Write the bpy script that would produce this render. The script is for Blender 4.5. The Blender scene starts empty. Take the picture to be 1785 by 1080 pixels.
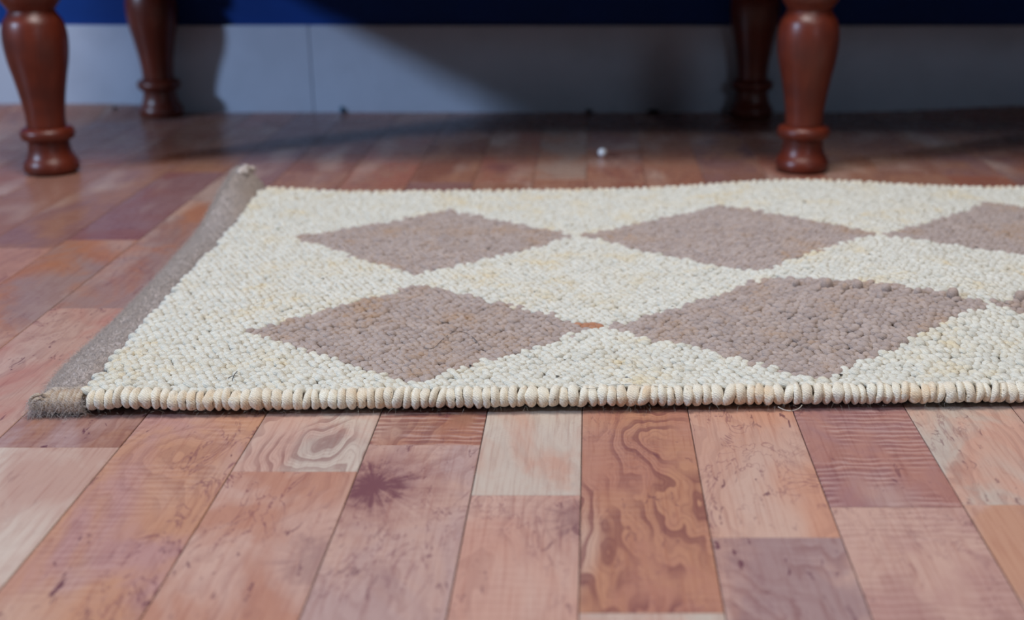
import bpy, bmesh, math, random
import numpy as np
from mathutils import Vector, Matrix

random.seed(7)
rng = np.random.default_rng(11)
SC = bpy.context.scene
COL = SC.collection

# ------------------------------------------------------------------ camera
H = 0.40                       # camera height, metres
FPX = 2250.0                   # focal length in pixels of the 1785 px wide frame
PITCH = math.radians(18.2)
VPX = 1031.0                   # column of the optical axis (the photo is an off-centre crop)
cam_d = bpy.data.cameras.new('camera')
cam = bpy.data.objects.new('camera', cam_d)
COL.objects.link(cam)
cam.location = (0, 0, H)
cam.rotation_euler = (math.pi/2 - PITCH, 0, 0)
cam_d.sensor_width = 36.0
cam_d.lens = FPX/1785.0*36.0
cam_d.shift_x = -(VPX-892.5)/1785.0
cam_d.clip_start = 0.02
cam_d.dof.use_dof = True
cam_d.dof.focus_distance = 1.07
cam_d.dof.aperture_fstop = 4.3
SC.camera = cam

# ------------------------------------------------------------------ light
world = bpy.data.worlds.new('room_light')
SC.world = world
world.use_nodes = True
bg = world.node_tree.nodes['Background']
bg.inputs['Color'].default_value = (0.74, 0.87, 1.0, 1)
bg.inputs['Strength'].default_value = 0.07

def area(name, loc, target, size, energy, color, size_y=None):
    d = bpy.data.lights.new(name, 'AREA')
    d.energy = energy; d.color = color; d.size = size
    if size_y: d.shape = 'RECTANGLE'; d.size_y = size_y
    o = bpy.data.objects.new(name, d)
    COL.objects.link(o)
    o.location = loc
    o.rotation_euler = (Vector(target)-Vector(loc)).to_track_quat('-Z', 'Y').to_euler()
    return o
# low window on the left, ceiling light over the rug, weak low bluish light from behind the camera on the right
area('window_light', (-4.8, -1.04, 2.54), (-0.4, 2.35, 0.0), 0.45, 215.0, (0.50, 0.70, 1.0))
area('low_front_light', (1.5, -1.6, 1.08), (0.1, 2.4, 0.08), 0.42, 6.5, (0.62, 0.80, 1.0))
area('ceiling_light', (-0.2, 1.0, 2.5), (0.0, 1.15, 0.0), 1.0, 48.0, (1.0, 0.975, 0.95))
area('front_light', (0.7, 0.1, 2.4), (0.1, 1.2, 0.0), 0.8, 11.0, (1.0, 0.96, 0.92))

vs = SC.view_settings
SC.display_settings.display_device = 'sRGB'
vs.view_transform = 'Standard'; vs.look = 'None'; vs.gamma = 1.0
vs.use_curve_mapping = False
vs.exposure = 0.0

# ------------------------------------------------------------------ helpers
def ground(px, py, z=0.0):
    """real-world point at height z seen at a pixel of the photograph (used to measure it)"""
    a = PITCH + math.atan((py-540.0)/FPX)
    Y = (H-z)/math.tan(a)
    dep = Y*math.cos(PITCH) + (H-z)*math.sin(PITCH)
    return ((px-VPX)*dep/FPX, Y)

def tag(o, label=None, cat=None, group=None, kind=None):
    if label: o['label'] = label
    if cat: o['category'] = cat
    if group: o['group'] = group
    if kind: o['kind'] = kind
    return o

def empty(name, loc=(0, 0, 0)):
    o = bpy.data.objects.new(name, None)
    o.location = loc
    o.empty_display_size = 0.05
    COL.objects.link(o)
    return o

def link(name, me, mat=None, parent=None, loc=None):
    o = bpy.data.objects.new(name, me)
    COL.objects.link(o)
    if mat is not None and not me.materials: me.materials.append(mat)
    if parent is not None: o.parent = parent
    if loc is not None: o.location = loc
    return o

def mesh_from(name, V, F, smooth=True):
    me = bpy.data.meshes.new(name)
    me.from_pydata([tuple(v) for v in V], [], [tuple(f) for f in F])
    if smooth: me.polygons.foreach_set('use_smooth', [True]*len(me.polygons))
    me.update()
    return me

def mesh_np(name, V, T, smooth=True):
    """V (n,3) float, T (m,k) int, all faces with k corners"""
    me = bpy.data.meshes.new(name)
    n, (m, k) = len(V), T.shape
    me.vertices.add(n); me.vertices.foreach_set('co', np.ascontiguousarray(V, dtype=np.float32).ravel())
    me.loops.add(m*k); me.loops.foreach_set('vertex_index', np.ascontiguousarray(T, dtype=np.int32).ravel())
    me.polygons.add(m)
    me.polygons.foreach_set('loop_start', np.arange(0, m*k, k, dtype=np.int32))
    me.polygons.foreach_set('loop_total', np.full(m, k, dtype=np.int32))
    if smooth: me.polygons.foreach_set('use_smooth', np.ones(m, dtype=bool))
    me.update(calc_edges=True)
    return me

def bm_box(bm, lo, hi, bevel=0.0):
    r = bmesh.ops.create_cube(bm, size=1.0)
    for v in r['verts']:
        v.co = Vector([(lo[i]+hi[i])/2 + v.co[i]*(hi[i]-lo[i]) for i in range(3)])
    if bevel > 0:
        es = list({e for v in r['verts'] for e in v.link_edges})
        bmesh.ops.bevel(bm, geom=es, offset=bevel, segments=2, affect='EDGES', profile=0.6)

def bm_obj(name, bm, mat, parent=None, smooth=False):
    me = bpy.data.meshes.new(name)
    bm.to_mesh(me); bm.free()
    if smooth: me.polygons.foreach_set('use_smooth', [True]*len(me.polygons))
    return link(name, me, mat, parent)

def lathe(profile, seg=40, caps=True):
    """profile: list of (radius, z)"""
    V, F = [], []
    n = len(profile)
    for r, z in profile:
        for k in range(seg):
            a = 2*math.pi*k/seg
            V.append((r*math.cos(a), r*math.sin(a), z))
    for i in range(n-1):
        for k in range(seg):
            k2 = (k+1) % seg
            F.append((i*seg+k, i*seg+k2, (i+1)*seg+k2, (i+1)*seg+k))
    if caps:
        F.append(tuple(range(seg-1, -1, -1)))
        F.append(tuple((n-1)*seg+k for k in range(seg)))
    return V, F

def sstep(a, b, x):
    t = np.clip((x-a)/(b-a), 0, 1)
    return t*t*(3-2*t)

# ------------------------------------------------------------------ node helpers
class NT:
    def __init__(s, name):
        s.m = bpy.data.materials.new(name); s.m.use_nodes = True
        s.t = s.m.node_tree; s.n = s.t.nodes; s.l = s.t.links
        s.b = s.n['Principled BSDF']
    def new(s, typ, **kw):
        nd = s.n.new(typ)
        for k, v in kw.items(): setattr(nd, k, v)
        return nd
    def put(s, sock, v):
        if hasattr(v, 'is_linked') or isinstance(v, bpy.types.NodeSocket): s.l.new(v, sock)
        else: sock.default_value = v
    def math(s, op, a, b=None, c=None, clamp=False):
        nd = s.new('ShaderNodeMath', operation=op); nd.use_clamp = clamp
        s.put(nd.inputs[0], a)
        if b is not None: s.put(nd.inputs[1], b)
        if c is not None: s.put(nd.inputs[2], c)
        return nd.outputs[0]
    def vmath(s, op, a, b=None):
        nd = s.new('ShaderNodeVectorMath', operation=op)
        s.put(nd.inputs[0], a)
        if b is not None: s.put(nd.inputs[1], b)
        return nd.outputs['Value'] if op in ('LENGTH', 'DISTANCE', 'DOT_PRODUCT') else nd.outputs['Vector']
    def noise(s, vec, scale=1.0, detail=3.0, rough=0.5, dist=0.0):
        nd = s.new('ShaderNodeTexNoise')
        s.put(nd.inputs['Vector'], vec)
        nd.inputs['Scale'].default_value = scale; nd.inputs['Detail'].default_value = detail
        nd.inputs['Roughness'].default_value = rough; nd.inputs['Distortion'].default_value = dist
        return nd.outputs['Fac']
    def ramp(s, fac, lo, hi, a=0.0, b=1.0, smooth=True):
        nd = s.new('ShaderNodeMapRange', interpolation_type='SMOOTHSTEP' if smooth else 'LINEAR')
        s.put(nd.inputs['Value'], fac)
        s.put(nd.inputs['From Min'], lo); s.put(nd.inputs['From Max'], hi)
        s.put(nd.inputs['To Min'], a); s.put(nd.inputs['To Max'], b)
        return nd.outputs['Result']
    def mix(s, fac, a, b, mode='MIX'):
        nd = s.new('ShaderNodeMix', data_type='RGBA', blend_type=mode)
        s.put(nd.inputs['Factor'], fac)
        s.put(nd.inputs[6], a); s.put(nd.inputs[7], b)
        return nd.outputs[2]
    def attr(s, name, out='Vector'):
        nd = s.new('ShaderNodeAttribute', attribute_name=name)
        return nd.outputs[out]
    def bump(s, h, strength, dist, normal=None):
        nd = s.new('ShaderNodeBump')
        s.put(nd.inputs['Height'], h)
        nd.inputs['Strength'].default_value = strength; nd.inputs['Distance'].default_value = dist
        if normal is not None: s.l.new(normal, nd.inputs['Normal'])
        return nd.outputs['Normal']

def lin(r, g, b):
    f = lambda c: ((c/255+0.055)/1.055)**2.4 if c > 10 else c/255/12.92
    return (f(r), f(g), f(b), 1.0)

# ---- printed wood of the planks: all features come from per-plank face attributes
def wood_floor():
    t = NT('plank_wood')
    pos = t.new('ShaderNodeNewGeometry').outputs['Position']
    seed = t.attr('seed'); tone = t.attr('tone', 'Color'); tone2 = t.attr('tone2', 'Color')
    knot = t.attr('knot'); fx = t.attr('fx')          # knot: x, y, strength ; fx: rings, cross figure, specks
    ks = t.new('ShaderNodeSeparateXYZ'); t.l.new(knot, ks.inputs[0])
    fs = t.new('ShaderNodeSeparateXYZ'); t.l.new(fx, fs.inputs[0])
    P = t.vmath('ADD', pos, seed)
    ps = t.new('ShaderNodeSeparateXYZ'); t.l.new(P, ps.inputs[0])
    def scaled(sx, sy): return t.vmath('MULTIPLY', P, (sx, sy, 1.0))
    warp = t.noise(scaled(14, 5), 1.0, 3, 0.55)
    warp2 = t.noise(scaled(38, 16), 1.0, 2, 0.5)
    # distance to the knot
    kxy = t.new('ShaderNodeCombineXYZ'); t.l.new(ks.outputs[0], kxy.inputs[0]); t.l.new(ks.outputs[1], kxy.inputs[1])
    dv = t.vmath('MULTIPLY', t.vmath('SUBTRACT', pos, kxy.outputs[0]), (1.0, 0.72, 0.0))
    dist = t.vmath('LENGTH', dv)
    dist_w = t.math('ADD', dist, t.math('MULTIPLY', t.math('SUBTRACT', t.noise(scaled(70, 45), 1.0, 5, 0.7), 0.5), 0.068))
    dirn = t.noise(t.vmath('MULTIPLY', t.vmath('NORMALIZE', dv), (5.0, 5.0, 1.0)), 1.0, 3, 0.7)
    dist_w = t.math('ADD', dist_w, t.math('MULTIPLY', t.math('SUBTRACT', dirn, 0.5), 0.055))
    ksoft = t.math('EXPONENT', t.math('MULTIPLY', t.math('MULTIPLY', dist, dist), -900.0))
    # broad cloudiness
    cloud = t.ramp(t.noise(scaled(13, 6.5), 1.0, 4, 0.6, 0.6), 0.40, 0.62)
    col = t.mix(cloud, tone, tone2)
    pale = t.ramp(t.noise(t.vmath('ADD', scaled(10, 3.6), (9.1, 3.3, 0)), 1.0, 2, 0.5), 0.54, 0.74, 0, 0.55)
    col = t.mix(pale, col, lin(196, 172, 158))
    # fine straight grain
    g = t.noise(scaled(420, 14), 1.0, 3, 0.6, 0.2)
    col = t.mix(t.ramp(g, 0.46, 0.72, 0, 0.34), col, t.mix(1.0, col, lin(206, 168, 160), 'MULTIPLY'))
    # growth rings bent round the knot
    f = t.math('ADD', t.math('MULTIPLY', ps.outputs[0], 46.0), t.math('MULTIPLY', warp, 8.5))
    f = t.math('ADD', f, t.math('MULTIPLY', ksoft, 3.0))
    f = t.math('ADD', f, t.math('MULTIPLY', warp2, 0.8))
    saw = t.math('FRACT', f)
    line = t.math('MULTIPLY', t.ramp(saw, 0.38, 0.90), t.ramp(saw, 0.92, 1.0, 1, 0))
    saw3 = t.math('FRACT', t.math('MULTIPLY', f, 4.0))
    line = t.math('ADD', line, t.math('MULTIPLY', t.math('MULTIPLY', t.ramp(saw3, 0.4, 0.85), t.ramp(saw3, 0.88, 1.0, 1, 0)), 0.35), clamp=True)
    line = t.math('MULTIPLY', line, t.ramp(t.noise(scaled(22, 9), 1.0, 2), 0.36, 0.60))
    ringf = t.math('MULTIPLY', line, fs.outputs[0])
    col = t.mix(t.math('MULTIPLY', ringf, 0.72), col, lin(118, 70, 66))
    # cross figure (ray fleck and saw marks running across the plank)
    cw = t.math('SINE', t.math('ADD', t.math('MULTIPLY', ps.outputs[1], 760.0), t.math('ADD', t.math('MULTIPLY', warp, 12.0), t.math('MULTIPLY', t.noise(scaled(30, 90), 1.0, 2), 9.0))))
    cmask = t.ramp(t.math('ADD', t.noise(t.vmath('ADD', scaled(20, 13), (4, 7, 0)), 1.0, 2), t.math('MULTIPLY', fs.outputs[1], 0.10)), 0.46, 0.60)
    cf = t.math('MULTIPLY', t.math('MULTIPLY', t.ramp(cw, 0.1, 1.0, 0, 0.7), cmask), fs.outputs[1])
    col = t.mix(cf, col, lin(118, 72, 74))
    cl = t.math('MULTIPLY', t.math('MULTIPLY', t.ramp(cw, -0.2, -1.0), cmask), t.math('MULTIPLY', fs.outputs[1], 0.5))
    col = t.mix(cl, col, lin(200, 172, 164))
    # scattered dark dashes and pin knots
    sp = t.noise(t.vmath('ADD', scaled(120, 42), (2, 5, 0)), 1.0, 3.5, 0.65, 0.8)
    spm = t.ramp(t.noise(t.vmath('ADD', scaled(16, 8), (7, 1, 0)), 1.0, 1), 0.40, 0.60)
    spf = t.math('MULTIPLY', t.math('MULTIPLY', t.ramp(sp, 0.60, 0.68), spm), fs.outputs[2])
    col = t.mix(spf, col, lin(96, 54, 64))
    # long dark veins
    vn = t.noise(t.vmath('ADD', scaled(26, 9), (1, 2, 0)), 1.0, 4, 0.65, 1.3)
    vl = t.math('ABSOLUTE', t.math('SUBTRACT', vn, 0.5))
    vf = t.math('MULTIPLY', t.ramp(vl, 0.0, 0.016, 0.75, 0.0), t.ramp(t.noise(scaled(9, 5), 1.0, 1), 0.5, 0.62))
    vf = t.math('MULTIPLY', vf, fs.outputs[2])
    col = t.mix(vf, col, lin(120, 74, 78))
    # the knot itself: ragged burl
    kf = t.math('MULTIPLY', t.ramp(dist_w, 0.008, 0.030, 0.9, 0.0), ks.outputs[2])
    col = t.mix(kf, col, lin(84, 50, 66))
    kh = t.math('MULTIPLY', t.ramp(dist_w, 0.02, 0.065, 0.45, 0.0), ks.outputs[2])
    col = t.mix(kh, col, lin(134, 84, 80))
    t.l.new(col, t.b.inputs['Base Color'])
    rg = t.ramp(t.noise(t.vmath('MULTIPLY', pos, (30, 30, 1)), 1.0, 3), 0.3, 0.7, 0.24, 0.32)
    t.l.new(rg, t.b.inputs['Roughness'])
    t.b.inputs['Specular IOR Level'].default_value = 0.2
    hgt = t.math('ADD', t.math('MULTIPLY', g, 0.6), t.noise(t.vmath('MULTIPLY', pos, (60, 60, 1)), 1.0, 3))
    t.l.new(t.bump(hgt, 0.06, 0.002), t.b.inputs['Normal'])
    return t.m

def varnish(name, base, dark, rough=0.24, sc=(45, 45, 9)):
    t = NT(name)
    co = t.new('ShaderNodeTexCoord').outputs['Object']
    n = t.noise(t.vmath('MULTIPLY', co, sc), 1.0, 4, 0.6, 0.5)
    n2 = t.noise(co, 18.0, 3)
    c = t.mix(t.ramp(n, 0.35, 0.68, 0, 0.5), base, dark)
    c = t.mix(t.ramp(n2, 0.42, 0.66, 0, 0.7), c, dark)
    t.l.new(c, t.b.inputs['Base Color'])
    t.l.new(t.ramp(n2, 0.3, 0.7, rough, rough+0.12), t.b.inputs['Roughness'])
    t.b.inputs['Coat Weight'].default_value = 0.12
    t.b.inputs['Coat Roughness'].default_value = 0.3
    t.b.inputs['Specular IOR Level'].default_value = 0.4
    t.l.new(t.bump(n, 0.05, 0.001), t.b.inputs['Normal'])
    return t.m

def paint(name, col, rough=0.5, var=0.12, scale=9.0, spec=0.4, stain=None):
    t = NT(name)
    pos = t.new('ShaderNodeNewGeometry').outputs['Position']
    n = t.noise(pos, scale, 5, 0.6)
    d = tuple(c*(1-var) for c in col[:3])+(1,)
    c = t.mix(t.ramp(n, 0.35, 0.65), col, d)
    if stain:
        s2 = t.noise(t.vmath('ADD', pos, (3, 1, 2)), 5.0, 4, 0.7)
        c = t.mix(t.ramp(s2, 0.52, 0.72, 0, 0.35), c, stain)
    t.l.new(c, t.b.inputs['Base Color'])
    t.b.inputs['Roughness'].default_value = rough
    t.b.inputs['Specular IOR Level'].default_value = spec
    t.l.new(t.bump(t.noise(pos, 160.0, 4), 0.08, 0.001), t.b.inputs['Normal'])
    return t.m

def yarn(name, base, alt, warm, deep, strand=1.0, rough=0.85, cellsize=120.0, ywarm=(0.45, 0.70), sheen=0.25):
    """matte jute/wool: cloudy tone, per-stitch tone, twisted strand relief"""
    t = NT(name)
    pos = t.new('ShaderNodeNewGeometry').outputs['Position']
    v = t.new('ShaderNodeTexVoronoi', feature='F1'); t.l.new(pos, v.inputs['Vector']); v.inputs['Scale'].default_value = cellsize
    cell = t.new('ShaderNodeSeparateColor'); t.l.new(v.outputs['Color'], cell.inputs[0])
    c = t.mix(cell.outputs[0], base, alt)
    cloudn = t.noise(t.vmath('MULTIPLY', pos, (1.0, 1.0, 1.0)), 17.0, 4, 0.6)
    w = t.math('MULTIPLY', t.ramp(cloudn, ywarm[0], ywarm[1]), t.ramp(cell.outputs[1], 0.25, 0.9, 0.25, 1.0))
    c = t.mix(w, c, warm)
    # rare dark husk specks
    sp = t.noise(pos, 330.0, 2, 0.5)
    spm = t.ramp(t.noise(pos, 45.0, 2), 0.54, 0.66)
    c = t.mix(t.math('MULTIPLY', t.ramp(sp, 0.62, 0.72, 0, 0.8), spm), c, deep)
    # strands
    wv = t.new('ShaderNodeTexWave', wave_type='BANDS', bands_direction='DIAGONAL')
    t.l.new(pos, wv.inputs['Vector'])
    wv.inputs['Scale'].default_value = 230.0; wv.inputs['Distortion'].default_value = 7.0
    wv.inputs['Detail'].default_value = 2.5; wv.inputs['Detail Scale'].default_value = 1.6
    fib = t.noise(pos, 900.0, 3, 0.7)
    c = t.mix(t.ramp(wv.outputs['Fac'], 0.0, 0.45, 0.22*strand, 0.0), c, deep)
    t.l.new(c, t.b.inputs['Base Color'])
    t.b.inputs['Roughness'].default_value = rough
    t.b.inputs['Specular IOR Level'].default_value = 0.25
    t.b.inputs['Sheen Weight'].default_value = sheen
    t.b.inputs['Sheen Roughness'].default_value = 0.5
    h = t.math('ADD', t.math('MULTIPLY', wv.outputs['Fac'], 0.8*strand), fib)
    t.l.new(t.bump(h, 0.38, 0.0009), t.b.inputs['Normal'])
    return t.m

M_plank = wood_floor()
M_gap = paint('floor_joint_dark', lin(58, 36, 34), 0.8, 0.3)
M_wall = paint('wall_blue_paint', (0.0015, 0.036, 0.21, 1), 0.6, 0.15, 7.0, 0.2)
M_skirt = paint('skirting_blue_grey', lin(184, 192, 210), 0.5, 0.10, 6.0, 0.3, lin(158, 164, 178))
M_leg = varnish('turned_leg_varnish', (0.132, 0.021, 0.009, 1), (0.068, 0.010, 0.005, 1), 0.34)
M_seatwood = varnish('bench_rail_varnish', (0.150, 0.035, 0.016, 1), (0.075, 0.015, 0.009, 1), 0.3, (12, 60, 60))
M_cush = paint('seat_cloth', lin(120, 96, 78), 0.9, 0.2, 60.0)
M_cream = yarn('cream_yarn', lin(220, 214, 200), lin(205, 199, 185), lin(216, 198, 164), lin(120, 108, 92))
M_edge = yarn('cream_edge_yarn', lin(234, 226, 208), lin(226, 212, 190), lin(224, 196, 162), lin(112, 90, 68), 1.2, 0.85, 90.0, (0.42, 0.66))
M_taupe = yarn('taupe_yarn', lin(180, 160, 149), lin(160, 141, 132), lin(172, 140, 114), lin(100, 80, 72))
M_hem = yarn('grey_hem_felt', lin(190, 175, 167), lin(180, 165, 158), lin(180, 160, 146), lin(112, 98, 90), 0.15, 0.95, 500.0)
M_hemyarn = yarn('brown_hem_yarn', lin(196, 178, 158), lin(176, 156, 138), lin(178, 146, 116), lin(84, 64, 52), 1.6, 0.9, 160.0)
M_back = paint('jute_backing', lin(92, 76, 62), 0.95, 0.35, 200.0)
M_hair = paint('dark_hair', lin(52, 44, 42), 0.6, 0.1)
M_fluff = paint('pale_fluff', lin(212, 204, 190), 0.9, 0.1)
M_hfluff = paint('grey_fluff', lin(204, 190, 182), 0.95, 0.3, 300.0)
M_bead = paint('white_bead', lin(240, 242, 246), 0.4, 0.04)
M_crumb = paint('dark_crumb', lin(36, 40, 44), 0.8, 0.2)
M_teal = paint('teal_chip', lin(28, 92, 120), 0.6, 0.15)
M_orange = yarn('rust_yarn', lin(188, 134, 98), lin(172, 116, 84), lin(160, 108, 70), lin(96, 62, 44))

# ------------------------------------------------------------------ floor
WALL_Y = 2.398
FLOOR_X = (-2.3, 2.3)
FLOOR_Y = (-0.9, WALL_Y)

def rise(x, y):
    """the sheet floor is dressed up a little against the skirting near its ends"""
    a = 0.0165*(1-sstep(-0.86, -0.765, x)) + 0.0165*sstep(0.42, 0.95, x)
    return a*sstep(WALL_Y-0.13, WALL_Y-0.02, y)

bm = bmesh.new()
bm_box(bm, (FLOOR_X[0], FLOOR_Y[0], -0.06), (FLOOR_X[1], WALL_Y+0.12, -0.0016))
floor = bm_obj('floor', bm, M_gap)
tag(floor, 'wood floor of pink and orange brown planks running towards the wall', kind='structure')

seam_px = [-333, -144, 45, 258, 465, 664, 849, 1015, 1200, 1384, 1583, 1772]
seams = [ground(p, 720)[0] for p in seam_px]
W0 = 0.0868
while seams[0] > FLOOR_X[0]: seams.insert(0, seams[0]-W0)
while seams[-1] < FLOOR_X[1]: seams.append(seams[-1]+W0)
i0 = min(range(len(seams)), key=lambda i: abs(seams[i]-ground(1015, 720)[0]))   # strip that starts at px 1015
gy = lambda y: ground(1031, y)[1]
# measured end joints per strip: strip index relative to i0
ends = {-7: [gy(418), gy(300)], -6: [gy(537), gy(350)], -5: [gy(779), gy(300)], -4: [gy(1110), gy(650), gy(330)], -3: [gy(821), gy(318)], -2: [gy(775), gy(318)],
        -1: [gy(862), gy(312)], 0: [gy(1067), gy(262)], 1: [gy(936), gy(330)], 2: [gy(883), gy(300)], 3: [gy(879), gy(268)],
        4: [gy(800), gy(330)]}
PINK, ORG, BRN, PALE, MAUVE, RED = lin(192,155,139), lin(192,142,114), lin(160,114,94), lin(200,182,167), lin(166,136,131), lin(156,98,80)
# (tone, tone2, rings, cross, specks, knot(px,py,strength)) for planks the photo shows clearly: key (strip, image row inside it)
special = {
    (-7, 360): (lin(144,108,108), lin(134,88,84), .4, 0, .6, None),
    (-7, 470): (lin(160,130,122), lin(168,112,84), .3, 0, .4, None),
    (-6, 450): (lin(160,128,120), lin(166,112,88), .4, .1, .5, None),
    (-6, 640): (PINK, lin(176,124,110), .3, .0, .8, None),
    (-5, 740): (BRN, MAUVE, .5, .1, .9, None),
    (-5, 900): (PINK, PALE, .1, 0, .15, None),
    (-4, 900): (ORG, lin(176,134,126), .35, .22, .9, (300, 790, .0)),
    (-3, 770): (PALE, PINK, .8, 0, .15, (540, 770, .12)),
    (-3, 950): (lin(190,138,116), PINK, .25, 0, 1.0, (548, 977, .35)),
    (-2, 750): (BRN, lin(164,112,90), .7, .7, .5, None),
    (-2, 900): (PINK, lin(176,146,138), .35, .1, .7, (652, 846, 1.0)),
    (-1, 800): (PALE, lin(188,150,132), .15, 0, .12, None),
    (-1, 960): (lin(194,148,130), PINK, .3, .1, .55, (1020, 905, .45)),
    (0, 900): (lin(184,132,104), lin(172,120,100), 1.0, .08, .5, (1135, 770, .0)),
    (0, 1075): (PALE, PINK, .2, 0, .2, None),
    (1, 830): (lin(196,152,132), lin(192,142,118), .25, 0, .8, None),
    (1, 1000): (MAUVE, PINK, .5, .1, .9, (1235, 960, .3)),
    (2, 800): (lin(160,118,114), lin(170,122,108), .25, .62, .5, None),
    (2, 980): (lin(186,144,132), PINK, .2, .25, .4, None),
    (3, 800): (PALE, lin(196,152,132), .35, 0, .6, None),
    (3, 960): (lin(194,146,120), PINK, .3, 0, .3, None),
    (0, 300): (RED, BRN, .7, .2, .5, None),
    (-1, 290): (lin(166,138,124), BRN, .2, 0, .2, None), (-1, 330): (lin(164,114,92), BRN, .4, 0, .4, None),
    (-2, 290): (BRN, RED, .5, .1, .8, (870, 292, .5)),
    (-4, 310): (BRN, RED, .4, 0, .4, None),
    (1, 310): (lin(160,108,88), BRN, .4, 0, .3, None),
}
prnd = random.Random(5)
TONES = [PINK, ORG, BRN, MAUVE, lin(176,128,110), lin(186,152,142)]
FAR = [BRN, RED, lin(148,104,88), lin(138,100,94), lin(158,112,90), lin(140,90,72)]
field = {'V': [], 'F': [], 'att': []}

def plank_mesh(x0, x1, y0, y1, wob):
    """bevelled board, top at z = 0 (+ the rise by the wall), returns verts, faces"""
    b = 0.0005; t = 0.0005
    ys = [y0, y0+b]
    if y1 > WALL_Y-0.2:
        yy = max(y0+b+0.02, WALL_Y-0.15)
        while yy < y1-b-0.008: ys.append(yy); yy += 0.016
    ys += [y1-b, y1]
    n = len(ys); V = []; F = []
    xs = [x0, x0+b, (x0+x1)/2, x1-b, x1] if y1 > WALL_Y-0.2 else [x0, x0+b, x1-b, x1]
    m = len(xs)
    for j, y in enumerate(ys):
        for i, x in enumerate(xs):
            z = rise(x, y) + wob
            if i in (0, m-1) or j in (0, n-1): z -= t
            V.append((x, y, float(z)))
    for j in range(n-1):
        for i in range(m-1):
            a = j*m+i
            F.append((a, a+1, a+1+m, a+m))
    base = len(V)
    rim = [(i, 0) for i in range(m)] + [(m-1, j) for j in range(1, n)] + [(i, n-1) for i in range(m-2, -1, -1)] + [(0, j) for j in range(n-2, 0, -1)]
    for (i, j) in rim: V.append((xs[i], ys[j], -0.0016))
    L = len(rim)
    for k in range(L):
        (i, j), (i2, j2) = rim[k], rim[(k+1) % L]
        F.append((j*m+i, base+k, base+(k+1) % L, j2*m+i2))
    F.append(tuple(base+k for k in range(L-1, -1, -1)))
    return V, F

def set_atts(me, rows):
    """rows: per-face (tone, tone2, seed, knot, fx)"""
    n = len(me.polygons)
    for name, idx in (('tone', 0), ('tone2', 1)):
        a = me.attributes.new(name, 'FLOAT_COLOR', 'FACE')
        a.data.foreach_set('color', np.array([r[idx] for r in rows], dtype=np.float32).ravel())
    for name, idx in (('seed', 2), ('knot', 3), ('fx', 4)):
        a = me.attributes.new(name, 'FLOAT_VECTOR', 'FACE')
        a.data.foreach_set('vector', np.array([r[idx] for r in rows], dtype=np.float32).ravel())

for s in range(len(seams)-1):
    x0, x1 = seams[s], seams[s+1]
    rel = s-i0
    js = sorted(ends.get(rel, [FLOOR_Y[0]+prnd.uniform(0.1, 0.5)+0.9]))
    while js[0] > FLOOR_Y[0]: js.insert(0, js[0]-prnd.uniform(0.36, 0.55))
    full = [js[0]]
    for j in js[1:]:
        while j-full[-1] > 0.62: full.append(full[-1]+prnd.uniform(0.34, 0.46) if j-full[-1] > 0.8 else (full[-1]+j)/2)
        full.append(j)
    while full[-1] < WALL_Y: full.append(full[-1]+prnd.uniform(0.3, 0.5))
    full[0] = FLOOR_Y[0]; full = [f for f in full if f < WALL_Y-0.06]+[WALL_Y]
    g = 0.0003
    for a, b2 in zip(full[:-1], full[1:]):
        if b2-a < 0.03: continue
        y0, y1 = a+g*0.6, b2-g*0.6
        if b2 == WALL_Y: y1 = WALL_Y-0.001
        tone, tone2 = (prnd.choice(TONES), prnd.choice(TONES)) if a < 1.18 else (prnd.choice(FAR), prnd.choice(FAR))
        rings, cross, speck = prnd.uniform(.1, .6), prnd.choice([0, 0, 0, 0, .25]), prnd.uniform(.2, .9)
        kn = (99.0, 99.0, 0.0)
        for (ss, row), sp in special.items():
            if ss == rel and a < gy(row) < b2:
                tone, tone2, rings, cross, speck, k = sp
                if k:
                    kx, ky = ground(k[0], k[1]); kn = (kx, ky, k[2])
        jit = prnd.uniform(0.85, 0.95)
        tone = tuple(c*jit for c in tone[:3])+(1,)
        seed = (prnd.uniform(-20, 20), prnd.uniform(-20, 20), 0.0)
        V, F = plank_mesh(x0+g, x1-g, y0, y1, prnd.uniform(-0.00012, 0.00012))
        row = (tone, tone2, seed, kn, (rings, cross, speck))
        seen = x1 > -1.22 and x0 < 0.96 and b2 > 0.55
        if seen:
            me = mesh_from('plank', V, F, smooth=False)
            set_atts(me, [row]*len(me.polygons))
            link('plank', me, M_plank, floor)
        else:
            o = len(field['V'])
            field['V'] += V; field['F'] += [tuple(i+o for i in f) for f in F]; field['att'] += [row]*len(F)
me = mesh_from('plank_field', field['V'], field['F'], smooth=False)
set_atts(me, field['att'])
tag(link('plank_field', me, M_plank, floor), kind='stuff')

# ------------------------------------------------------------------ wall and skirting
BB = 0.158
bm = bmesh.new(); bm_box(bm, (FLOOR_X[0], WALL_Y+0.004, -0.0016), (FLOOR_X[1], WALL_Y+0.12, 2.5))
wall = bm_obj('wall_back', bm, M_wall)
tag(wall, 'deep blue painted wall above the pale skirting', kind='structure')
base = empty('baseboard_back', (0, WALL_Y, 0))
tag(base, 'pale grey white skirting along the foot of the blue wall', kind='structure')
jx = ground(555, 190)[0]
for a, b2 in ((FLOOR_X[0], -1.43), (-1.43, jx), (jx, 0.31), (0.31, 1.18), (1.18, FLOOR_X[1])):
    bm = bmesh.new()
    bm_box(bm, (a+0.0006, -0.010, -0.0012), (b2-0.0006, 0.0038, BB), 0.0014)
    o = bm_obj('skirting_panel', bm, M_skirt, base)

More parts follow.
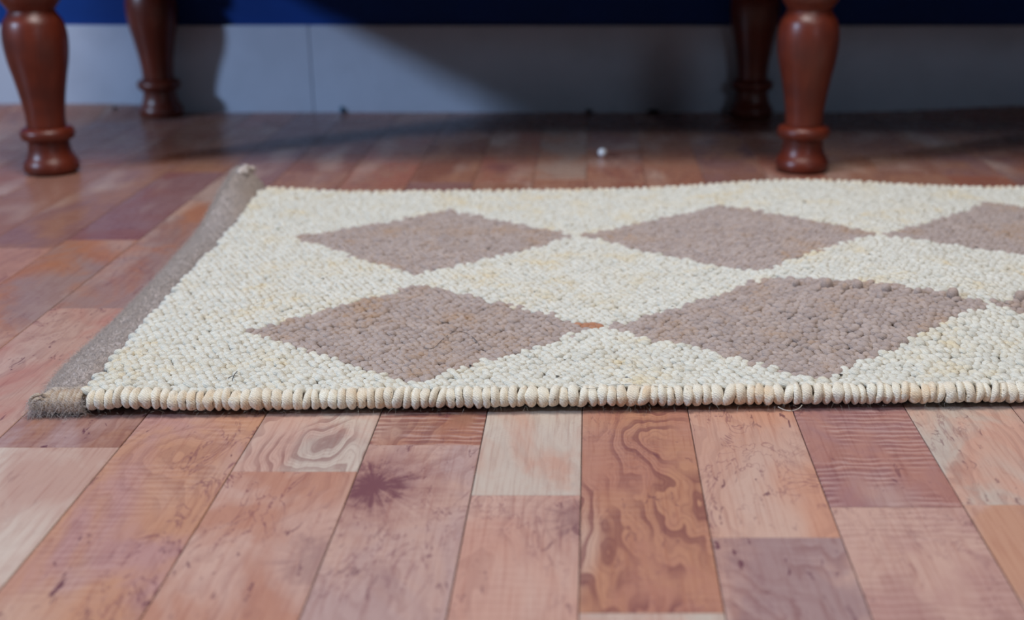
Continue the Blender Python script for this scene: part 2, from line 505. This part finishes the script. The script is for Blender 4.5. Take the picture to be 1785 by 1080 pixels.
# ------------------------------------------------------------------ bench with turned legs
bench = empty('turned_leg_bench', (-0.26, 2.10, 0))
tag(bench, 'low bench on turned reddish brown varnished legs standing against the blue wall', 'bench')
def spline(pts, n=6):
    """Catmull-Rom through (r,z) points"""
    out = []
    P = [pts[0]]+list(pts)+[pts[-1]]
    for i in range(1, len(P)-2):
        for k in range(n):
            t = k/n; q = []
            for c in range(2):
                p0, p1, p2, p3 = P[i-1][c], P[i][c], P[i+1][c], P[i+2][c]
                q.append(0.5*((2*p1)+(-p0+p2)*t+(2*p0-5*p1+4*p2-p3)*t*t+(-p0+3*p1-3*p2+p3)*t**3))
            out.append(tuple(q))
    out.append(pts[-1])
    return out
foot_prof = spline([(0.030, 0.0), (0.0370, 0.004), (0.0390, 0.011), (0.0372, 0.018), (0.0325, 0.026), (0.0295, 0.036), (0.0285, 0.048)])
ring_prof = spline([(0.0282, 0.048), (0.0345, 0.0500), (0.0378, 0.0555), (0.0375, 0.0620), (0.0335, 0.0665), (0.0270, 0.068)])
shaft_prof = spline([(0.0270, 0.068), (0.0278, 0.088), (0.0315, 0.114), (0.0365, 0.140), (0.0415, 0.163), (0.0440, 0.185),
                     (0.0437, 0.202), (0.0405, 0.217), (0.0345, 0.2265), (0.0312, 0.233)])
top_prof = spline([(0.0312, 0.233), (0.0350, 0.239), (0.0400, 0.246), (0.0425, 0.256), (0.0410, 0.268), (0.036, 0.280), (0.031, 0.288)])
BACK_Y = WALL_Y-0.0505
def wallside(px): return ((px-VPX)*(BACK_Y*math.cos(PITCH)+H*math.sin(PITCH))/FPX, BACK_Y)
SP = ground(1397, 297)[0]-ground(92, 300)[0]
LEGS = {'front_left': ground(92, 300), 'front_right': ground(1397, 297), 'back_left': wallside(283), 'back_right': wallside(1309)}
bx, by = bench.location.x, bench.location.y
leg_meshes = {}
for part, prof in (('leg', shaft_prof), ('foot', foot_prof), ('ring', ring_prof), ('bead', top_prof)):
    leg_meshes[part] = mesh_from(part, *lathe(prof, 48)); leg_meshes[part].materials.append(M_leg)
bm = bmesh.new(); bm_box(bm, (-0.034, -0.034, 0.287), (0.034, 0.034, 0.41), 0.003)
blk = bpy.data.meshes.new('leg_block'); bm.to_mesh(blk); bm.free(); blk.materials.append(M_leg)
LEGS['front_far'] = (LEGS['front_right'][0]+SP, LEGS['front_right'][1]); LEGS['back_far'] = (LEGS['back_right'][0]+SP, LEGS['back_right'][1])
for nm, (lx, ly) in LEGS.items():
    leg = link('leg', leg_meshes['leg'], None, bench, (lx-bx, ly-by, 0))
    leg.rotation_euler.z = random.uniform(0, 6)
    for p in ('foot', 'ring', 'bead'):
        c = link(p, leg_meshes[p], None, leg)
    c = link('leg_block', blk, None, leg); c.rotation_euler.z = -leg.rotation_euler.z
fx0, fxm, fx1 = LEGS['front_left'][0], LEGS['front_right'][0], LEGS['front_far'][0]
fy0, fy1 = LEGS['front_left'][1], BACK_Y
def bbox_part(name, lo, hi, mat, bev=0.003):
    bm = bmesh.new(); bm_box(bm, [lo[0]-bx, lo[1]-by, lo[2]], [hi[0]-bx, hi[1]-by, hi[2]], bev)
    return bm_obj(name, bm, mat, bench)
bbox_part('front_rail', (fx0+0.028, fy0-0.018, 0.262), (fx1-0.034, fy0+0.012, 0.41), M_seatwood)
bbox_part('back_rail', (fx0+0.034, fy1-0.012, 0.35), (fx1-0.034, fy1+0.018, 0.41), M_seatwood)
for x in (fx0, fxm, fx1):
    bbox_part('side_rail', (x-0.015, fy0+0.034, 0.35), (x+0.015, fy1-0.034, 0.41), M_seatwood)
bbox_part('seat_board', (fx0-0.05, fy0-0.05, 0.41), (fx1+0.05, WALL_Y-0.012, 0.432), M_seatwood, 0.005)

# ------------------------------------------------------------------ rug
ANG = math.radians(1.55)
O = np.array(ground(143, 724))             # near left corner of the cream field, on the floor
U = np.array([math.cos(ANG), math.sin(ANG)]); Vv = np.array([-math.sin(ANG)-0.012, math.cos(ANG)])
LEN_V = 0.712                              # depth of the rug
LEN_U = 1.30
TH = 0.0145                                # thickness up to the knot bases
def hump(u, v):
    """the rug does not lie quite flat"""
    w = np.exp(-((u-0.705)/0.155)**2)
    h = 0.021*w*sstep(0.01, 0.19, v)*(1-0.42*sstep(0.30, 0.72, v))
    h = h + 0.0018*np.sin(u*9.0+0.6)*np.sin(v*8.0+0.4)*sstep(0.0, 0.1, v)
    h = h + 0.006*sstep(0.12, 0.0, u)*sstep(0.55, 0.71, v)
    h = h + 0.0035*sstep(0.03, 0.09, u)*sstep(0.17, 0.10, u)*sstep(0.10, 0.0, v)*0
    return h
def lift(u, v):
    # front border: first stitches lifted off the floor a little
    return 0.0035 + 0.0026*np.exp(-((u-0.034)/0.028)**2)*sstep(0.2, 0.0, v)
def ztop(u, v): return TH + hump(u, v) + lift(u, v) - 0.0035
def world(u, v, z):
    return np.stack([O[0]+u*U[0]+v*Vv[0], O[1]+u*U[1]+v*Vv[1], z], axis=-1)
def uv_of(px, py):
    z = TH+0.002
    for _ in range(12):
        X, Y = ground(px, py, z)
        d = np.array([X, Y])-O
        Minv = np.linalg.inv(np.array([[U[0], Vv[0]], [U[1], Vv[1]]]))
        u, v = Minv@d
        z = 0.5*z+0.5*(float(ztop(np.float64(u), np.float64(v)))+0.002)
    return u, v
# diamonds: left, top, right, bottom corners as measured
D = []
for q in ([(428,578),(735,497),(1046,571),(718,668)], [(1052,571),(1340,485),(1728,530),(1425,664)],
          [(512,415),(785,368),(1008,412),(722,482)], [(1012,412),(1255,359),(1534,411),(1322,476)],
          [(1538,411),(1722,352),(1960,392),(1850,455)], [(1730,530),(1960,460),(2300,520),(2120,640)]):
    D.append([uv_of(*p) for p in q])
def in_quad(q, u, v):
    s = np.ones_like(u, dtype=bool)
    for i in range(4):
        a, b = q[i], q[(i+1) % 4]
        s &= ((b[0]-a[0])*(v-a[1])-(b[1]-a[1])*(u-a[0])) <= 0.0
    return s

rug = empty('woven_rug', (float(O[0]), float(O[1]), 0))
tag(rug, 'flat woven cream rug with taupe diamonds and a grey hem lying on the wood floor', 'rug')
RO = np.array([O[0], O[1], 0.0])

# backing sheet (closed slab following the humps)
def slab(name, u0, u1, v0, v1, top, bot, mat, nu, nv):
    us = np.linspace(u0, u1, nu); vs_ = np.linspace(v0, v1, nv)
    UU, VVv = np.meshgrid(us, vs_, indexing='ij')
    A = world(UU, VVv, top(UU, VVv)).reshape(-1, 3)-RO
    B = world(UU, VVv, bot(UU, VVv)).reshape(-1, 3)-RO
    n = nu*nv; F = []
    idx = np.arange(n).reshape(nu, nv)
    q = np.stack([idx[:-1, :-1], idx[1:, :-1], idx[1:, 1:], idx[:-1, 1:]], -1).reshape(-1, 4)
    F = [q, q[:, ::-1]+n]
    def side(l): 
        l = np.asarray(l); return np.stack([l[:-1], l[:-1]+n, l[1:]+n, l[1:]], -1)
    F += [side(idx[:, 0]), side(idx[::-1, -1]), side(idx[0, ::-1]), side(idx[-1, :])]
    me = mesh_np(name, np.concatenate([A, B]), np.concatenate(F))
    return link(name, me, mat, rug)
slab('backing', 0.0, LEN_U, 0.004, LEN_V-0.004, lambda u, v: ztop(u, v)-0.0008,
     lambda u, v: np.maximum(ztop(u, v)-0.011, 0.0012), M_back, 140, 90)

# knots ---------------------------------------------------------------
bm = bmesh.new(); bmesh.ops.create_icosphere(bm, subdivisions=2, radius=1.0)
bm.verts.ensure_lookup_table()
KV = np.array([v.co[:] for v in bm.verts]); KF = np.array([[v.index for v in f.verts] for f in bm.faces]); bm.free()
# square it off slightly so stitches sit shoulder to shoulder
KV = np.sign(KV)*np.abs(KV)**0.86
PU, PV = 0.0071, 0.0072
nv = int((LEN_V-0.006)/PV); nu = int(LEN_U/PU)
jj, ii = np.meshgrid(np.arange(nv), np.arange(nu), indexing='ij')
u = (ii+0.5*(jj % 2)+0.25)*PU; v = 0.006+(jj+0.5)*PV
u = u + 0.0009*np.sin(v*90+u*31) ; v = v + 0.0010*np.sin(u*70+1.3) + 0.0008*np.sin(u*23+v*40)
u = u + rng.normal(0, 0.00062, u.shape); v = v + rng.normal(0, 0.00062, v.shape)
u = u.ravel(); v = v.ravel()
keep = (u > 0.001) & (u < LEN_U) & (v < LEN_V-0.006)
u, v = u[keep], v[keep]
taupe = np.zeros(len(u), dtype=bool)
for q in D: taupe |= in_quad(q, u+rng.normal(0, 0.0022, len(u)), v+rng.normal(0, 0.0022, len(u)))
ju, jv = uv_of(1028, 569)
rust = (np.abs(u-ju) < 0.011) & (np.abs(v-jv) < 0.0055)
z = ztop(u, v)
# surface tilt
e = 1e-3
gu = (ztop(u+e, v)-ztop(u-e, v))/(2*e); gv = (ztop(u, v+e)-ztop(u, v-e))/(2*e)
ang = np.radians(-34)+rng.normal(0, 0.38, len(u))
big = rng.random(len(u)) < 0.07
rowk = np.clip(rng.normal(1.0, 0.10, len(u)), 0.75, 1.3)
a_ = 0.0052*rowk*np.where(big, 1.18, 1.0); b_ = 0.0039*np.clip(rng.normal(1, .08, len(u)), .8, 1.3); c_ = 0.0036*rowk*np.where(big, 1.25, 1.0)
dz = rng.normal(0, 0.00045, len(u))
roll = rng.normal(0.0, 0.18, len(u))
def knot_mats():
    ca, sa = np.cos(ang+ANG), np.sin(ang+ANG)
    cr, sr = np.cos(roll), np.sin(roll)
    R = np.zeros((len(u), 3, 3))
    R[:, 0, 0] = ca*cr*a_; R[:, 1, 0] = sa*cr*a_; R[:, 2, 0] = -sr*a_
    R[:, 0, 1] = -sa*b_;  R[:, 1, 1] = ca*b_
    R[:, 0, 2] = ca*sr*c_; R[:, 1, 2] = sa*sr*c_; R[:, 2, 2] = cr*c_
    R[:, 2, :] += R[:, 0, :]*gu[:, None] + R[:, 1, :]*gv[:, None]
    T = world(u, v, z+0.0008+dz)-RO
    return R, T
R, T = knot_mats()
vis = (T+RO)[:, 0] < 0.86
order = np.lexsort((u, np.round((v)/PV)))
near = [i for i in order if vis[i] and v[i] < 0.006+PV*4][:300]
nearset = np.zeros(len(u), dtype=bool); nearset[near] = True
def knot_field(sel, mat, name='knot_field'):
    idx = np.where(sel)[0]
    P = np.einsum('nij,kj->nki', R[idx], KV)+T[idx][:, None, :]
    P += rng.normal(0, 0.00010, P.shape)
    F = KF[None]+(np.arange(len(idx))*len(KV))[:, None, None]
    me = mesh_np(name, P.reshape(-1, 3), F.reshape(-1, 3))
    o = link(name, me, mat, rug); o['kind'] = 'stuff'
    return o
knot_field(~taupe & ~rust & ~nearset, M_cream)['label'] = 'cream stitches'
knot_field(taupe & ~rust & ~nearset, M_taupe)['label'] = 'taupe stitches forming the diamonds'
knot_field(rust & ~nearset, M_orange)['label'] = 'rust coloured stitches where two diamonds meet'
kms = {}
for nm, mt in (('c', M_cream), ('t', M_taupe)):
    me = mesh_np('knot', KV, KF); me.materials.append(mt); kms[nm] = me
for i in near:
    o = link('knot', kms['t' if taupe[i] else 'c'], None, rug)
    m4 = Matrix.Identity(4)
    for r_ in range(3):
        for c2 in range(3): m4[r_][c2] = R[i, r_, c2]
        m4[r_][3] = T[i, r_]
    o.matrix_local = m4

# a few loose loops stand up along the ridge of the right taupe diamond
for px, py, s_ in ((1388, 497, .8), (1441, 499, 1.25), (1473, 505, .9), (1495, 502, 1.1), (1545, 508, 1.0), (1600, 512, .8), (1660, 516, 1.2), (1778, 522, 1.3)):
    a0, b0 = uv_of(px, py+2)
    o = link('raised_loop', kms['t'], None, rug)
    o.location = world(np.float64(a0), np.float64(b0), np.float64(ztop(np.float64(a0), np.float64(b0))+0.0048))-RO
    o.scale = (0.0047*s_, 0.0045*s_, 0.0058*s_)

# husk flecks caught in the yarn
M_green = paint('green_husk', lin(120, 128, 84), 0.8, 0.2); M_husk = paint('dark_husk', lin(62, 54, 48), 0.8, 0.2)
for px, py, mt, s_ in ((485, 402, M_green, 1.2), (563, 489, M_husk, 1.1), (1402, 355, M_husk, 1.2), (1702, 434, M_husk, 1.0), (1718, 428, M_husk, .7),
                       (820, 641, M_husk, .8), (972, 660, M_husk, .9), (1092, 662, M_husk, .7), (1138, 645, M_hemyarn, 1.1), (1375, 560, M_husk, 1.0),
                       (1172, 538, M_husk, .8), (640, 403, M_husk, .8), (1465, 657, M_husk, 1.0), (932, 512, M_husk, .6), (1243, 472, M_husk, .7)):
    a0, b0 = uv_of(px, py)
    me = mesh_np('husk_fleck', KV, KF)
    o = link('husk_fleck', me, mt, rug)
    o.location = world(np.float64(a0), np.float64(b0), np.float64(ztop(np.float64(a0), np.float64(b0))+0.0044))-RO
    o.scale = (0.0020*s_, 0.0010*s_, 0.0006*s_); o.rotation_euler = (0, 0.1, px*1.7)

# edge whipping ------------------------------------------------------
def tube(path, radii, seg=8, flat=1.0, close=True, lobes=0, amp=0.0, twist=0.0):
    """smooth tube through points; radii per point"""
    path = [Vector(p) for p in path]; V, F = [], []
    n = len(path)
    up0 = Vector((1, 0, 0))
    for i, p in enumerate(path):
        t = (path[min(i+1, n-1)]-path[max(i-1, 0)]).normalized()
        a = up0-t*up0.dot(t)
        if a.length < 1e-4: a = Vector((0, 1, 0))
        a.normalize(); b = t.cross(a)
        for k in range(seg):
            th = 2*math.pi*k/seg
            rr = radii[i]*(1+amp*math.cos(lobes*(th-twist*i/(n-1))))
            V.append(p+a*math.cos(th)*rr*flat+b*math.sin(th)*rr)
    for i in range(n-1):
        for k in range(seg):
            k2 = (k+1) % seg
            F.append((i*seg+k, i*seg+k2, (i+1)*seg+k2, (i+1)*seg+k))
    if close:
        F.append(tuple(range(seg-1, -1, -1))); F.append(tuple((n-1)*seg+k for k in range(seg)))
    return V, F
def loop_mesh(kind):
    """one whipping stitch wrapped over the rug's edge: underside -> front -> top (local y towards the camera is negative)"""
    r = random.Random(kind)
    sl = r.uniform(-0.0016, 0.0026)
    pts, rad = [], []
    steps = 11
    for k in range(steps):
        t = k/(steps-1)
        th = math.radians(-105+t*222)
        y = 0.0042-0.0078*math.cos(th)*(1.0+0.12*r.uniform(-1, 1)*0.4)
        zz = 0.0086+0.0068*math.sin(th)
        x = sl*(t-0.5)*2 + r.uniform(-0.0002, 0.0002)
        pts.append((x, y, zz))
        rad.append(0.0040*(0.55+0.45*math.sin(math.pi*min(1, max(0, t*1.02)))**0.5)*(1+r.uniform(-.05, .05)))
    pinch = r.choice([0, 0, 0.16, 0.1])
    for k in range(steps):
        rad[k] *= 1-pinch*math.exp(-((k-5.2)/0.8)**2)
    V, F = tube(pts, rad, 14, 0.98, True, r.choice([2, 2, 3]), r.uniform(0.06, 0.15), r.uniform(1.2, 3.0))
    me = mesh_from('edge_loop', V, F)
    me.materials.append(M_edge)
    return me
LM = [loop_mesh(k) for k in range(16)]
lr = random.Random(3)
uu = 0.006
rest = []
while uu < LEN_U-0.004:
    w = lr.choice([0.0062, 0.0066, 0.0072, 0.0072, 0.0080, 0.0094])
    if 0.235 < uu < 0.242: w = 0.0072
    o = link('edge_loop', lr.choice(LM), None, rug)
    p = world(np.float64(uu+w/2), np.float64(0.0), np.float64(lift(np.float64(uu), np.float64(0.0))+0.0006+lr.uniform(-.0004, .0005)))-RO
    o.location = p; o.location.y += lr.uniform(-0.0007, 0.0007)
    o.rotation_euler.z = ANG+lr.uniform(-0.12, 0.12)
    o.scale = (w/0.0070, 1.0+lr.uniform(-.07, .07), 0.85+lr.uniform(-.07, .05))
    if uu > 0.94: rest.append(o)
    uu += w
uu = 0.004
while uu < LEN_U-0.004:
    w = lr.choice([0.0090, 0.0102, 0.0110])
    o = link('edge_loop', lr.choice(LM), None, rug)
    zz = float(hump(np.float64(uu), np.float64(LEN_V)))
    o.location = world(np.float64(uu+w/2), np.float64(LEN_V), np.float64(zz))-RO
    o.rotation_euler.z = ANG+math.pi+lr.uniform(-0.12, 0.12)
    o.scale = (w/0.0076, 1, 1.05)
    if uu > 1.12: rest.append(o)
    uu += w
# the stitches that lie past the right border of the picture are joined into one
bm = bmesh.new()
for o in rest:
    tmp = o.data.copy()
    m4 = Matrix.LocRotScale(o.location, o.rotation_euler, o.scale)
    tmp.transform(m4); bm.from_mesh(tmp); bpy.data.meshes.remove(tmp); bpy.data.objects.remove(o)
tag(bm_obj('edge_stitching', bm, M_edge, rug, True), kind='stuff')
# small stitches up the left margin where the cream meets the hem
# grey hem -----------------------------------------------------------
HW = 0.047
def hem_pt(w, v):
    """w 0 (joins the rug) .. 1 (outer edge); v along the rug depth"""
    zc = 0.0125*np.sin(np.clip(np.pi*(0.16+0.84*w), 0, np.pi))**0.55*(1-0.15*w)
    zc = zc*(0.92+0.08*np.sin(v*21))+0.0018*np.sin(v*13+w*3)
    k = sstep(0.50, 0.742, v)**1.4
    curl = k*0.046*w*(1.25-0.45*w)
    uo = -w*(HW-0.010*np.exp(-(v/0.06)**2)+0.004*np.sin(v*11+1.0)-0.010*k)
    return uo, v, np.maximum(zc, 0.0006)+curl+hump(0.0*v, v)*0.9
nw, nvv = 26, 190
ws = np.linspace(0, 1, nw); vv_ = np.linspace(0.012, 0.742, nvv)
WW, VW = np.meshgrid(ws, vv_, indexing='ij')
hu, hv, hz = hem_pt(WW, VW)
rough_n = rng.normal(0, 0.00045, hz.shape)
A = world(hu, hv, hz+rough_n).reshape(-1, 3)-RO
thick = 0.006*np.sin(np.pi*np.clip(WW, 0.02, 0.98))
zb = np.maximum(hz-0.004-thick*0.3, 0.0006)
B = world(hu, hv, np.minimum(zb, hz-0.0002)).reshape(-1, 3)-RO
idx = np.arange(nw*nvv).reshape(nw, nvv); n0 = nw*nvv
q = np.stack([idx[:-1, :-1], idx[:-1, 1:], idx[1:, 1:], idx[1:, :-1]], -1).reshape(-1, 4)
def side2(l):
    l = np.asarray(l); return np.stack([l[:-1], l[1:], l[1:]+n0, l[:-1]+n0], -1)
Fh = np.concatenate([q, q[:, ::-1]+n0, side2(idx[:, 0]), side2(idx[::-1, -1]), side2(idx[0, ::-1]), side2(idx[-1, :])])
hem = link('hem', mesh_np('hem', np.concatenate([A, B]), Fh), M_hem, rug)
hem['label'] = 'grey felted hem band along the left end'

def fibres(n, base, length, rad, spread, mat, name, parent, droop=0.0, label=None, seg=3):
    """n short curved hairs; base (n,3), directions mostly up"""
    d = rng.normal(0, spread, (n, 3)); d[:, 2] = np.abs(rng.normal(0.8, 0.3, n))
    d /= np.linalg.norm(d, axis=1)[:, None]
    L = length*rng.uniform(0.4, 1.5, n)
    side = rng.normal(0, 1, (n, 3)); side -= d*(side*d).sum(1)[:, None]; side /= np.linalg.norm(side, axis=1)[:, None]
    oth = np.cross(d, side); bend = rng.normal(0, 0.55, n)
    P = []
    for s in range(seg+1):
        t = s/seg
        c = base+d*(L*t)[:, None]+side*(bend*L*t*t)[:, None]; c[:, 2] -= droop*L*t*t
        c[:, 2] = np.maximum(c[:, 2], 0.0004)
        r = rad*(1-0.7*t)
        for k in range(3):
            a = 2*math.pi*k/3
            P.append(c+side*(r*math.cos(a))+oth*(r*math.sin(a)))
    P = np.stack(P, 1); nvx = P.shape[1]
    F = []
    for s in range(seg):
        for k in range(3):
            k2 = (k+1) % 3
            F.append([s*3+k, s*3+k2, (s+1)*3+k2, (s+1)*3+k])
    F = np.array(F)[None]+(np.arange(n)*nvx)[:, None, None]
    o = link(name, mesh_np(name, P.reshape(-1, 3), F.reshape(-1, 4)), mat, parent)
    o['kind'] = 'stuff'
    if label: o['label'] = label
    return o
n = 60000
w = rng.uniform(0, 1, n); vq = rng.uniform(0.012, 0.742, n)
a1, a2, a3 = hem_pt(w, vq)
fibres(n, world(a1, a2, a3-0.0004)-RO, 0.0036, 0.00014, 0.7, M_hfluff, 'hem_fuzz', rug, 0.3, 'grey wool fuzz on the hem', 2)
n = 7000
w = rng.uniform(0.88, 1.02, n); vq = rng.uniform(0.0, 0.745, n)
a1, a2, a3 = hem_pt(np.minimum(w, 1), vq)
fibres(n, world(a1, a2, a3)-RO, 0.0060, 0.00012, 1.0, M_hfluff, 'hem_fuzz', rug, 0.4, 'loose fuzz along the outer edge of the hem', 3)
n = 9000
uq = rng.uniform(0, LEN_U-0.1, n); vq = rng.uniform(0, LEN_V, n)*rng.uniform(0.2, 1, n)
fibres(n, world(uq, vq, ztop(uq, vq)+0.003)-RO, 0.0030, 0.00007, 1.4, M_fluff, 'yarn_fuzz', rug, 0.5, None, 3)
n = 700
uq = rng.uniform(0, LEN_U-0.1, n)
fibres(n, world(uq, np.full(n, -0.0055), rng.uniform(0.002, 0.010, n))-RO, 0.0045, 0.00006, 1.6, M_fluff, 'yarn_fuzz', rug, 1.5, None, 3)

# brown yarn wraps at the near end of the hem
br = random.Random(12)
HW = 0.037
for k in range(9):
    t = k/8.0
    uo = -0.002-t*(HW-0.010)
    hgt = 0.0185-0.002*t
    pts, rad = [], []
    lean = br.uniform(-0.005, 0.005)
    for s in range(10):
        a = math.radians(-100+s/9*210)
        pts.append((uo+lean*(s/9-0.5), 0.010-0.0115*math.cos(a)+br.uniform(-.0005, .0005), 0.0088+0.0072*math.sin(a)*hgt/0.0185+br.uniform(-.0004, .0004)))
        rad.append(0.0029+br.uniform(-.0006, .0006))
    V, F = tube(pts, rad, 8)
    o = link('hem_wrap', mesh_from('hem_wrap', V, F), M_hemyarn, rug)
    o.rotation_euler.z = ANG
# coiled end of the hem cord at the corner
V, F = [], []
pts, rad = [], []
for s in range(34):
    a = s/33*math.pi*4.1
    rr = 0.0086*(1-s/33*0.72)
    pts.append((-HW+0.0045+rr*math.cos(a), 0.002-0.0035*s/33, 0.0102+rr*math.sin(a)*0.95)); rad.append(0.0017)
V, F = tube([Vector(p) for p in pts], rad, 7)
o = link('cord_coil', mesh_from('cord_coil', V, F), M_hemyarn, rug); o.rotation_euler.z = ANG
# core filling behind the wraps
bm = bmesh.new(); bm_box(bm, (-HW+0.004, 0.003, 0.002), (0.0, 0.03, 0.014), 0.003)
o = bm_obj('hem_core', bm, M_hemyarn, rug, True); o.rotation_euler.z = ANG
n = 1500
uq = -rng.uniform(-0.004, HW+0.004, n)
fibres(n, world(uq, rng.uniform(-0.006, 0.004, n), rng.uniform(0.001, 0.015, n))-RO, 0.0055, 0.00013, 1.5, M_hfluff, 'hem_fuzz', rug, 1.0, 'fuzz at the near end of the hem', 3)
# tufts at the raised far corner of the hem
for k in range(9):
    w0 = br.uniform(0.62, 1.0); v0 = br.uniform(0.712, 0.744)
    a1, a2, a3 = hem_pt(np.float64(w0), np.float64(v0))
    c = world(a1, a2, a3)-RO
    bm = bmesh.new(); bmesh.ops.create_icosphere(bm, subdivisions=2, radius=1.0)
    for vx in bm.verts:
        vx.co = Vector((vx.co.x*0.0052, vx.co.y*0.0048, vx.co.z*0.0046))*br.uniform(0.85, 1.1)+Vector(c)
    bm_obj('hem_tuft', bm, M_hfluff, rug, True)

# ------------------------------------------------------------------ small loose things
def strand(name, pix, label, r=0.00022, mat=M_hair, lifts=None, floor_=False):
    pts = []
    for k, (px, py) in enumerate(pix):
        if floor_: X, Y = ground(px, py, 0.0); zz = r
        else:
            uu_, vv2 = uv_of(px, py); zz = float(ztop(np.float64(uu_), np.float64(vv2)))+0.0046
            X, Y, _ = world(np.float64(uu_), np.float64(vv2), np.float64(zz))
        if lifts: zz += lifts[k]
        pts.append((X, Y, zz))
    # smooth
    P = [pts[0]]+pts+[pts[-1]]; out = []
    for i in range(1, len(P)-2):
        for s in range(7):
            t = s/7
            out.append(tuple(0.5*((2*P[i][c])+(-P[i-1][c]+P[i+1][c])*t+(2*P[i-1][c]-5*P[i][c]+4*P[i+1][c]-P[i+2][c])*t*t+(-P[i-1][c]+3*P[i][c]-3*P[i+1][c]+P[i+2][c])*t**3) for c in range(3)))
    out.append(pts[-1])
    org = Vector(out[0])
    V, F = tube([Vector(p)-org for p in out], [r]*len(out), 5)
    o = link(name, mesh_from(name, V, F), mat, None, org)
    tag(o, label, 'hair')
    return o
strand('stray_hair', [(738,611),(756,611),(772,596),(790,583),(808,583),(824,592),(836,606)], 'thin dark curved hair lying on the nearer left taupe diamond')
strand('stray_hair', [(1006,675),(1020,681),(1036,682),(1056,677),(1090,675),(1130,677),(1165,681)], 'long fine dark hair on the cream stitches near the front edge', 0.00014)
strand('stray_hair', [(398,664),(406,660),(416,660)], 'short dark hair near the left end of the front cream border', 0.0003)
strand('stray_hair', [(405,668),(409,658),(414,652)], 'short upright dark hair crossing the one on the front cream border', 0.0003)
o = strand('white_thread', [(1356,714),(1366,719),(1380,721),(1392,717),(1398,711)], 'frayed white thread hanging from the front edge of the rug', 0.00025, M_fluff)
o['category'] = 'thread'

def blob(name, c, size, mat, label, cat, sub=2, rnd=0.25, seed=1, smooth=False):
    r = random.Random(seed)
    bm = bmesh.new(); bmesh.ops.create_icosphere(bm, subdivisions=sub, radius=1.0)
    for vx in bm.verts:
        k = 1+r.uniform(-rnd, rnd)
        vx.co = Vector((vx.co.x*size[0]*k, vx.co.y*size[1]*k, vx.co.z*size[2]*k))
    zmin = min(vx.co.z for vx in bm.verts)
    for vx in bm.verts: vx.co.z -= zmin
    o = bm_obj(name, bm, mat, None, smooth); o.location = c
    tag(o, label, cat); return o
bX, bY = ground(1050, 273)
blob('white_bead', (bX, bY, 0.0), (0.0066, 0.0066, 0.0066), M_bead, 'small white bead on the floor between the rug and the bench', 'bead', 3, 0.0, 1, True)
for k, (px, py, sx, sz, mt, lab) in enumerate((
        (1027, 196, 0.006, 0.004, M_crumb, 'dark crumb at the foot of the skirting, nearly straight behind the bead'),
        (1138, 196, 0.011, 0.004, M_crumb, 'larger dark crumb at the foot of the skirting, right of the bead'),
        (597, 196, 0.004, 0.006, M_teal, 'small teal paint chip leaning at the foot of the skirting'))):
    X, _ = ground(px, py)
    blob('paint_chip' if mt is M_teal else 'floor_crumb', (X, WALL_Y-0.010-sx*0.62-0.002, 0.0), (sx, sx*0.5, sz), mt, lab, 'chip' if mt is M_teal else 'crumb', 2, 0.2, k+3)
X, Y = ground(215, 184, 0.012)
blob('floor_crumb', (X, WALL_Y-0.05, 0.0125), (0.004, 0.003, 0.003), M_crumb, 'tiny dark crumb by the skirting between the two left legs', 'crumb', 2, 0.2, 9)
